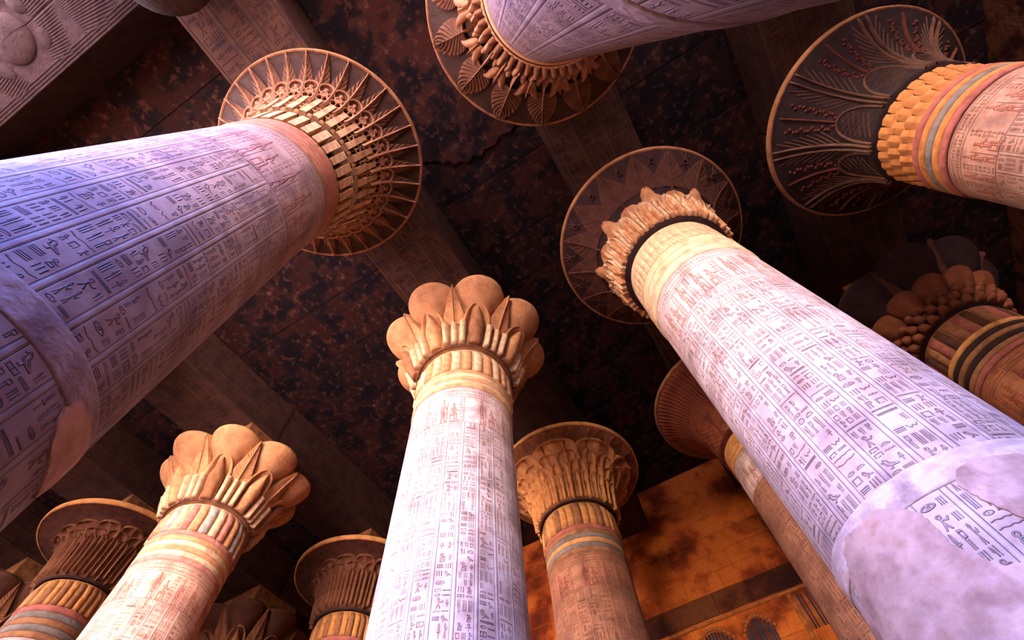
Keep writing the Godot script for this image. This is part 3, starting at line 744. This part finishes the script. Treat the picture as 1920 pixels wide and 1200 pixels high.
func cap_lotus(c: Node3D, ms: Dictionary) -> void:
	# plain bell with incised leaves, its shade put into a dark colour; inner crown of overlapping petals coloured bright as lit
	var prof := bez(Vector2(1.02, 8.28), Vector2(1.06, 9.1), Vector2(1.28, 9.62), Vector2(1.98, 9.92), 40)
	var k := bell(c, prof, ms.bell, 0.10, true, ms.rim)
	k.rotation.y = 0.2
	var n := 16
	around(k, "leaf", feathered(prof, 0.56, 0.985, w_leaf(0.31, 0.85, 0.40), 0.014, 9, 0.3, 0.01), ms.leaf, n)
	around(k, "midrib", patch(prof, 0.5, 0.98, w_flat(0.02, 0.012), h_round(0.05, 0.98), 12, 5, 0.02), ms.leaf, n)
	around(k, "leaf_edge", arch_line(prof, 0.45, 0.86, 0.26, 0.016), ms.leaf, n, 0.5)
	around(k, "floret", hoop(prof, 0.885, 0.045, 0.013), ms.leaf, n, 0.5)
	for q in [-0.10, 0.0, 0.10]: around(k, "ray", slant(prof, 0.905, 0.975, 0.0, q, 0.010), ms.leaf, n, 0.5)
	around(k, "petal", patch(prof, 0.34, 0.62, w_arch(0.15, 0.4), h_bulge(0.07), 16, 12, 0.04), ms.petal[0], 8)
	around(k, "petal", patch(prof, 0.02, 0.48, w_arch(0.215, 0.75), h_rim(0.05, 0.02), 22, 16, 0.05), ms.petal[0], n)
	around(k, "petal", patch(prof, 0.02, 0.40, w_arch(0.15, 0.70), h_rim(0.085, 0.03), 20, 14, 0.05), ms.petal[1], n, 0.5)
	around(k, "bud", patch(prof, 0.10, 0.36, w_leaf(0.06, 0.8, 0.5), h_bulge(0.10), 12, 8, 0.03), ms.petal[0], n, 0.5)
	around(k, "bud", patch(prof, 0.20, 0.44, w_leaf(0.05, 0.8, 0.5), h_bulge(0.09), 12, 8, 0.03), ms.petal[1], n)
	for q in [-0.26, 0.0, 0.26]: around(k, "stem", patch(prof, 0.0, 0.22, w_flat(0.036, 0.032), h_round(0.115, 0.96), 8, 6), ms.petal[1] if q == 0.0 else ms.petal[0], n, q)

func cap_vine(c: Node3D, ms: Dictionary) -> void:
	# eight palm ribs, latticed baskets between them at the foot, fruiting vines above
	var prof := bez(Vector2(0.98, 8.38), Vector2(1.0, 9.05), Vector2(1.22, 9.62), Vector2(1.92, 9.92), 40)
	var k := bell(c, prof, ms.bell, 0.12, true, ms.rim)
	k.rotation.y = -deg_to_rad(170.0)
	for s in [-0.05, 0.05]:
		around(k, "rib", patch(prof, 0.0, 0.985, func(q: float) -> float: return lerpf(0.032, 0.02, q), h_round(0.06, 0.97), 20, 5), ms.rib, 8, s)
	for q in 7:   # fine feather lines leaving the ribs
		for s in [-1.0, 1.0]:
			around(k, "frond", slant(prof, 0.34 + 0.07 * q, 0.56 + 0.065 * q, s * 0.06, s * (0.30 - 0.012 * q), 0.012), ms.rib, 8)
	around(k, "basket_rim", arch_line(prof, 0.0, 0.42, 0.30, 0.026), ms.rib, 8, 0.5)
	for q in 6:
		for s in [-1.0, 1.0]:
			around(k, "lattice", slant(prof, 0.02 + 0.055 * q, 0.13 + 0.055 * q, s * -0.20, s * 0.20, 0.012), ms.rib, 8, 0.5)
	around(k, "vine", patch(prof, 0.42, 0.95, w_flat(0.024, 0.016), h_round(0.05, 0.97), 14, 5), ms.vine, 8, 0.5)
	var berry := SphereMesh.new(); berry.radius = 0.035; berry.height = 0.07; berry.radial_segments = 10; berry.rings = 5
	for q in 14:
		for s in [-1.0, 1.0]:
			var u := 0.45 + 0.033 * q; var b := pf(prof, u); var w := 0.07 + 0.06 * absf(sin(q * 2.1)) + 0.02 * q * 0.5
			var a: float = s * w / b.x
			for kk in 8:
				var an := TAU * (kk + 0.5) / 8 + a
				part("berry", berry, ms.vine, k, Vector3(b.x * cos(an), b.y - 0.005, b.x * sin(an)))

func slant(prof: PackedVector2Array, u0: float, u1: float, z0: float, z1: float, r: float) -> ArrayMesh:
	# a thin ridge crossing the profile from (u0, z0) to (u1, z1), z in metres round the bell
	var P := PackedVector3Array(); var U := PackedVector2Array()
	for i in 8:
		var s := float(i) / 7; var u := lerpf(u0, u1, s); var b := pf(prof, u); var n := nf(prof, u)
		var z := lerpf(z0, z1, s)
		for j in 5:
			var v := PI * j / 4
			var q := b + n * (r * 1.8 * sin(v) - 0.005)
			var a := (z + r * cos(v)) / b.x
			P.append(Vector3(q.x * cos(a), q.y, q.x * sin(a))); U.append(Vector2(s, v))
	return sheet(P, U, 8, 5)

func arch_line(prof: PackedVector2Array, u0: float, u1: float, W: float, r: float) -> ArrayMesh:
	var P := PackedVector3Array(); var U := PackedVector2Array()
	for i in 25:
		var a0 := PI * i / 24
		var z := -W * cos(a0); var u := lerpf(u0, u1, pow(sin(a0), 0.6)); var b := pf(prof, u); var n := nf(prof, u)
		for j in 5:
			var v := PI * j / 4
			var q := b + n * (r * 1.6 * sin(v) - 0.005)
			var uu := clampf(u + r * 0.5 * cos(v) * sin(a0), 0.0, 1.0)
			var bb := pf(prof, uu) + n * (r * 1.6 * sin(v) - 0.005)
			var a := (z + r * cos(v) * -cos(a0)) / b.x
			P.append(Vector3(bb.x * cos(a), bb.y, bb.x * sin(a))); U.append(Vector2(a0, v))
	return sheet(P, U, 25, 5)

func cap_palm(c: Node3D, ms: Dictionary) -> void:
	# fine ribbed fronds over the whole bell, oval scaled panels at the foot
	var prof := bez(Vector2(0.98, 8.3), Vector2(1.02, 9.0), Vector2(1.2, 9.6), Vector2(1.96, 9.92), 40)
	var k := bell(c, prof, ms.bell, 0.09, true, ms.rim)
	around(k, "frond", patch(prof, 0.36, 0.985, func(s: float) -> float: return lerpf(0.03, 0.055, s), h_round(0.03, 0.97), 14, 5), ms.leaf, 96)
	around(k, "scale_panel", patch(prof, 0.0, 0.5, w_arch(0.36, 0.3), func(s: float, t: float) -> float: return 0.035 + 0.014 * sin(s * 50.0) * sin(t * 14.0), 40, 28, 0.03), ms.leaf, 8, 0.5)
	around(k, "panel_rim", arch_line(prof, 0.0, 0.5, 0.37, 0.014), ms.leaf, 8, 0.5)

func cap_crowned(c: Node3D, ms: Dictionary) -> void:
	# two crowns of open flowers over a ring of clustered bulbs
	var core := bez(Vector2(0.94, 8.5), Vector2(0.98, 9.0), Vector2(1.0, 9.5), Vector2(1.5, 9.94), 16)
	var k := bell(c, core, ms.bell, 0.06)
	around(k, "umbel", umbel_mesh(0.8, 1.16, 8.9, 9.90, 0.2, 0.78, 2.2), ms.bell, 8)
	var sp := bez(Vector2(1.1, 9.0), Vector2(1.25, 9.4), Vector2(1.5, 9.7), Vector2(1.90, 9.93), 16)
	around(k, "leaf", patch(sp, 0.0, 1.0, w_leaf(0.11, 0.8, 0.5), h_round(0.05, 0.98), 24, 8, 0.10), ms.spike, 8, 0.5)
	around(k, "umbel", umbel_mesh(0.86, 1.12, 8.75, 9.22, 0.12, 0.34, 1.8), ms.leaf, 12)
	var bp := PackedVector2Array([Vector2(0.95, 8.5), Vector2(1.04, 8.75), Vector2(1.08, 8.98)])
	for q in 3: around(k, "bulb", patch(bp, 0.02 + 0.30 * q, 0.40 + 0.30 * q, w_arch(0.105, 0.35), h_bulge(0.15 + 0.03 * q), 12, 10), ms.leaf, 26, 0.5 * (q % 2), 0.03)

# a smoothed repair or broken surface with an outline in (degrees, height) on a shaft
func repair(c: Node3D, outline: Array, mat: Material) -> void:
	var poly := PackedVector2Array()
	for p in outline: poly.append(Vector2(deg_to_rad(p[0]) * 0.93, p[1]))
	var soft := PackedVector2Array()   # a slightly uneven, finer edge
	for i in poly.size():
		var a := poly[i]; var b := poly[(i + 1) % poly.size()]
		var n := maxi(1, int(a.distance_to(b) / 0.025))
		for j in n: soft.append(a.lerp(b, float(j) / n) + Vector2(rng.randf_range(-0.006, 0.006), rng.randf_range(-0.006, 0.006)))
	# fill with a grid of points inside, so that the patch follows the curve
	var box := Rect2(soft[0], Vector2.ZERO)
	for p in soft: box = box.expand(p)
	var pts := soft.duplicate()
	var x := box.position.x
	while x < box.end.x:
		var y := box.position.y
		while y < box.end.y:
			if Geometry2D.is_point_in_polygon(Vector2(x, y), soft): pts.append(Vector2(x, y))
			y += 0.05
		x += 0.05
	var tri := Geometry2D.triangulate_delaunay(pts)
	var st := SurfaceTool.new(); st.begin(Mesh.PRIMITIVE_TRIANGLES); st.set_smooth_group(1)
	var place := func(p: Vector2, d: float) -> Vector3:
		var r := shaft_r(p.y) + d
		return Vector3(r * cos(p.x / 0.93), p.y, r * sin(p.x / 0.93))
	for i in range(0, tri.size(), 3):
		var m := (pts[tri[i]] + pts[tri[i + 1]] + pts[tri[i + 2]]) / 3.0
		if not Geometry2D.is_point_in_polygon(m, soft): continue
		var v := [pts[tri[i]], pts[tri[i + 1]], pts[tri[i + 2]]]
		if (v[1] - v[0]).cross(v[2] - v[0]) > 0.0: v = [v[0], v[2], v[1]]
		for p in v: st.set_uv(p); st.add_vertex(place.call(p, 0.014))
	st.set_smooth_group(-1)
	for i in soft.size():
		var a := soft[i]; var b := soft[(i + 1) % soft.size()]
		for p in [[a, 0.014], [b, 0.014], [b, -0.03], [a, 0.014], [b, -0.03], [a, -0.03]]: st.set_uv(p[0]); st.add_vertex(place.call(p[0], p[1]))
	st.generate_normals()
	part("plaster_repair", st.commit(), mat, c, Vector3(0, EYE, 0))

func build_columns() -> void:
	var warm := stone("capital_stone", Color(0.74, 0.52, 0.31))
	var ochre := stone("ochre_paint", Color(0.70, 0.44, 0.20)); var red := stone("red_paint", Color(0.60, 0.33, 0.25)); var blue := stone("blue_paint", Color(0.45, 0.40, 0.33)); var cream := stone("cream_stone", Color(0.80, 0.65, 0.45))
	var brown := stone("brown_stone", Color(0.34, 0.20, 0.11)); var dark := stone("dark_stone", Color(0.20, 0.12, 0.08)); var tan := stone("tan_stone", Color(0.55, 0.36, 0.20)); var rope_m := stone("rope_stone", Color(0.42, 0.28, 0.17))  # darker tones for bells, drums and rings in grooves
	var pink := stone("pink_paint", Color(0.70, 0.44, 0.33))
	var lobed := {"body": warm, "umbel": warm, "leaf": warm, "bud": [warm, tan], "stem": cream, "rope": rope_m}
	var lobed_shaded := {"body": brown, "umbel": brown, "leaf": tan, "bud": tan, "stem": tan, "rope": dark}  # shadowed far capitals take darker stone, shade put into colour
	# near left
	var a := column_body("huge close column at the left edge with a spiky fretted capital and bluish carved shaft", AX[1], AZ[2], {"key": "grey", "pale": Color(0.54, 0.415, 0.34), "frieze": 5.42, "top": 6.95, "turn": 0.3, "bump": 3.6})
	neck_rings(a, 6.95, 7.62, [tan, red, tan, red, tan], 0.915, 0.45)
	cap_fretted(a, {"bell": stone("bell_umber", Color(0.23, 0.145, 0.085)), "dark": dark, "rim": tan, "leaf": stone("leaf_umber", Color(0.40, 0.25, 0.15)), "rib": stone("rib_stone", Color(0.60, 0.41, 0.26)), "post": stone("post_stone", Color(0.70, 0.53, 0.35))})
	repair(a, [[49.5, 2.18], [47.5, 2.29], [42.9, 2.3], [30.1, 2.35], [20.1, 2.36], [7.8, 2.37], [11.9, 2.16], [18.3, 2.0], [27.1, 2.03], [39.2, 2.05], [45.8, 2.11]], stone("old_plaster", Color(0.66, 0.46, 0.32), "mottle", 0.6))
	# top middle
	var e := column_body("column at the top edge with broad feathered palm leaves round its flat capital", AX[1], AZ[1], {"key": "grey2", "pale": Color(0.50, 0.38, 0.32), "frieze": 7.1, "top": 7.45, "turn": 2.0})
	cap_palmleaf(e, {"bell": stone("bell_umber", Color.WHITE), "rim": tan, "leaf": stone("leaf_umber", Color.WHITE), "rib": stone("rib_stone", Color.WHITE), "post": warm})
	# top right
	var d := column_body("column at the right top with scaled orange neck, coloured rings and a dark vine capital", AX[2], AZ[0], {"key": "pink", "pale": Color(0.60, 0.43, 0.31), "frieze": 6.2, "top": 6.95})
	neck_rings(d, 6.98, 7.60, [red, ochre, blue, ochre, red], 0.915, 0.6)
	scaled_neck(d, ochre)
	cap_vine(d, {"bell": stone("bell_dark", Color(0.17, 0.105, 0.07)), "rim": tan, "rib": stone("rib_dark", Color(0.36, 0.24, 0.15)), "vine": stone("vine_stone", Color(0.36, 0.17, 0.09))})  # dark brown bell, ribs somewhat lighter
	# right middle
	var cc := column_body("pale patched column leaning in from the lower right, with a dark round lotus capital", AX[2], AZ[1], {"key": "pale", "frieze": 5.72, "top": 6.75, "turn": 1.2})
	neck_rings(cc, 6.75, 7.45, [cream, cream, cream], 0.92, 0.28)
	reeds(cc, 7.45, 8.24, 44, cream, 0.915, 0.014)
	cap_lotus(cc, {"bell": dark, "rim": tan, "leaf": stone("leaf_shaded", Color(0.32, 0.19, 0.11)), "petal": [warm, cream, tan]})  # bell and leaves coloured dark for shade, petals pale for light
	var plaster := stone("pink_plaster", Color(0.68, 0.53, 0.43), "mottle", 0.5)
	repair(cc, [[-117.1, 2.26], [-119.3, 2.32], [-127.1, 2.35], [-136.3, 2.32], [-146.5, 2.32], [-155.1, 2.23], [-159.5, 2.12], [-159.9, 2.02], [-159.4, 1.9], [-162.0, 1.81], [-163.7, 1.74], [-166.9, 1.66], [-171.8, 1.64], [-176, 1.5], [-176, 1.2], [-84.2, 1.2], [-84.2, 1.97], [-107.2, 2.1], [-110.6, 2.2]], plaster)
	repair(cc, [[-177.1, 2.17], [-180.8, 2.25], [-185.7, 2.28], [-194.1, 2.28], [-205.1, 2.27], [-215, 2.2], [-215, 1.6], [-195, 1.7], [-183.8, 1.85], [-182.1, 1.91], [-179.2, 2.03], [-178.0, 2.11]], plaster)
	# centre
	var b := column_body("bright white column in the centre with eight mushroom-like lobes on its capital", AX[2], AZ[2], {"key": "pale", "frieze": 6.02, "top": 7.0, "turn": 0.9})
	neck_rings(b, 7.0, 7.56, [warm, cream, warm, cream, warm], 0.925, 0.4)
	reeds(b, 7.56, 8.32, 28, [cream, warm], 0.90, 0.075)
	cap_lobed(b, lobed)
	# lower left
	var f := column_body("slanting sunlit column at the lower left with a lobed capital and pink painted bands", AX[2], AZ[3], {"key": "pink2", "pale": Color(0.76, 0.57, 0.42), "frieze": 6.05, "top": 6.88})
	neck_rings(f, 6.88, 7.6, [pink, cream, warm, cream, warm, pink], 0.92, 0.35)
	reeds(f, 7.6, 8.32, 28, [cream, stone("pale_paint", Color(0.64, 0.58, 0.48)), warm, pink], 0.90, 0.07)
	cap_lobed(f, lobed)
	# name, top, count, height, foot, round-headed, offset, stems up to
	var tiers_g := [["lily", 0.86, 8, 0.11, 0.50, true, 0.0, 0.0], ["petal", 0.68, 16, 0.10, 0.34, true, 0.5, 0.0], ["petal", 0.50, 16, 0.09, 0.20, true, 0.0, 0.6], ["petal", 0.34, 32, 0.07, 0.02, true, 0.5, 0.0]]
	var gold := stone("gold_stone", Color(0.74, 0.50, 0.25))
	var g := column_body("brown column just right of centre at the bottom, with a bell capital of stacked petals", AX[3], AZ[2], {"key": "tan", "pale": Color(0.57, 0.37, 0.23), "frieze": 6.15, "top": 6.95})
	neck_rings(g, 6.95, 7.66, [tan, blue, gold, blue, tan, red], 0.92, 0.4)
	reeds(g, 7.66, 8.3, 32, [gold, gold, tan], 0.90, 0.06)
	cap_tiered(g, bell_profile(1.0, 8.34, 1.97, 9.92), {"bell": stone("bell_brown", Color(0.46, 0.28, 0.14)), "petal": gold, "rim": gold, "lily": stone("lily_brown", Color(0.52, 0.32, 0.16))}, {"tiers": tiers_g, "lilies": 16, "turn": 0.2})
	rope(g, 0.96, 8.32, dark)
	var h := column_body("narrow brown column behind the patched one, with a finely ribbed palm capital", AX[3], AZ[1], {"key": "tan", "frieze": 6.9, "top": 7.75})
	neck_rings(h, 7.75, 8.22, [gold, gold, gold, gold], 0.92, 0.45)
	cap_palm(h, {"bell": stone("bell_rust", Color(0.40, 0.20, 0.10)), "rim": tan, "leaf": stone("frond_rust", Color(0.50, 0.25, 0.12))})
	var tiers_k := [["petal", 0.74, 14, 0.09, 0.40, true, 0.0, 0.7], ["petal", 0.58, 14, 0.10, 0.30, true, 0.5, 0.8], ["petal", 0.44, 28, 0.12, 0.02, true, 0.0, 0.0]]
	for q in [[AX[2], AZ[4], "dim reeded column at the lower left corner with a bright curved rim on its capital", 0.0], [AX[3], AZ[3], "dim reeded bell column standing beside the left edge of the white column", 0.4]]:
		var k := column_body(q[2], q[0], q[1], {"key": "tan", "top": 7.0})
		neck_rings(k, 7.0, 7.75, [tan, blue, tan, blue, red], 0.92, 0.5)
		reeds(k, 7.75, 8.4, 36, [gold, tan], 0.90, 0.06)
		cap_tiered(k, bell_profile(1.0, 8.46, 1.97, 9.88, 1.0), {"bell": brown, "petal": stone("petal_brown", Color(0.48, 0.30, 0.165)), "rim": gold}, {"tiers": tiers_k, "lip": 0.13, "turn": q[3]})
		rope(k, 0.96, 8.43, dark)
	var m := column_body("dark column at the right edge with clustered bulbs and ringed neck", AX[3], AZ[0], {"key": "rust", "pale": Color(0.58, 0.34, 0.18), "frieze": 6.3, "top": 7.1})
	neck_rings(m, 7.1, 7.82, [red, tan, dark, tan, dark, gold], 0.93, 0.6)
	reeds(m, 7.82, 8.46, 26, [tan, brown, red], 0.87, 0.05)
	cap_crowned(m, {"bell": dark, "spike": brown, "leaf": stone("bulb_stone", Color(0.48, 0.26, 0.13))})
	# far left, dark lobed capitals and the facade row
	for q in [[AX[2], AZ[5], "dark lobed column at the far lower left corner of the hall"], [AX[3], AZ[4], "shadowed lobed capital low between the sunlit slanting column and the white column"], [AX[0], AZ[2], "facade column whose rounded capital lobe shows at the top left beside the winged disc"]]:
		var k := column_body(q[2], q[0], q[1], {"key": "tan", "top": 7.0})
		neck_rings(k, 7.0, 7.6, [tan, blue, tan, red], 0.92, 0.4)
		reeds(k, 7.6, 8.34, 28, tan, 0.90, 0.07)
		if q[0] > 0: cap_lobed(k, lobed_shaded)
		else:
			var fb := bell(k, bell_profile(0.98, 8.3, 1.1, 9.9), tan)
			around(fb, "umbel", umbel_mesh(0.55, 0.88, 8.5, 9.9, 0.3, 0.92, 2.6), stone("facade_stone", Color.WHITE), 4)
	# the rest of the hall, outside the picture or hidden: they shade and hold up the roof
	for q in [[0, 0], [0, 1], [0, 3], [0, 4], [0, 5], [1, 0], [1, 3], [1, 4], [1, 5], [3, 5]]:
		var k := column_body(["plain facade column outside the picture", "plain inner column hidden behind nearer ones"][mini(q[0], 1)], AX[q[0]], AZ[q[1]], {"key": "tan", "top": 8.3})
		k.set_meta("kind", "structure")
		bell(k, bell_profile(0.98, 8.3, 1.8, 9.92), tan)

func scaled_neck(c: Node3D, mat: Material) -> void:
	var core := part("neck", lathe(PackedVector2Array([Vector2(0.89, 7.6), Vector2(0.89, 8.3), Vector2(0.8, 8.34)]), 64), mat, c, Vector3(0, EYE, 0))
	var prof := PackedVector2Array([Vector2(0.89, 7.6), Vector2(0.89, 8.32)])
	for row in 3:
		var m := patch(prof, row / 3.0, row / 3.0 + 0.34, w_flat(0.098, 0.085), func(s: float, t: float) -> float: return lerpf(0.005, 0.055, s) - 0.02 * absf(t), 4, 4, 0.03, true)
		around(core, "scale", m, mat, 28, 0.5 * (row % 2))
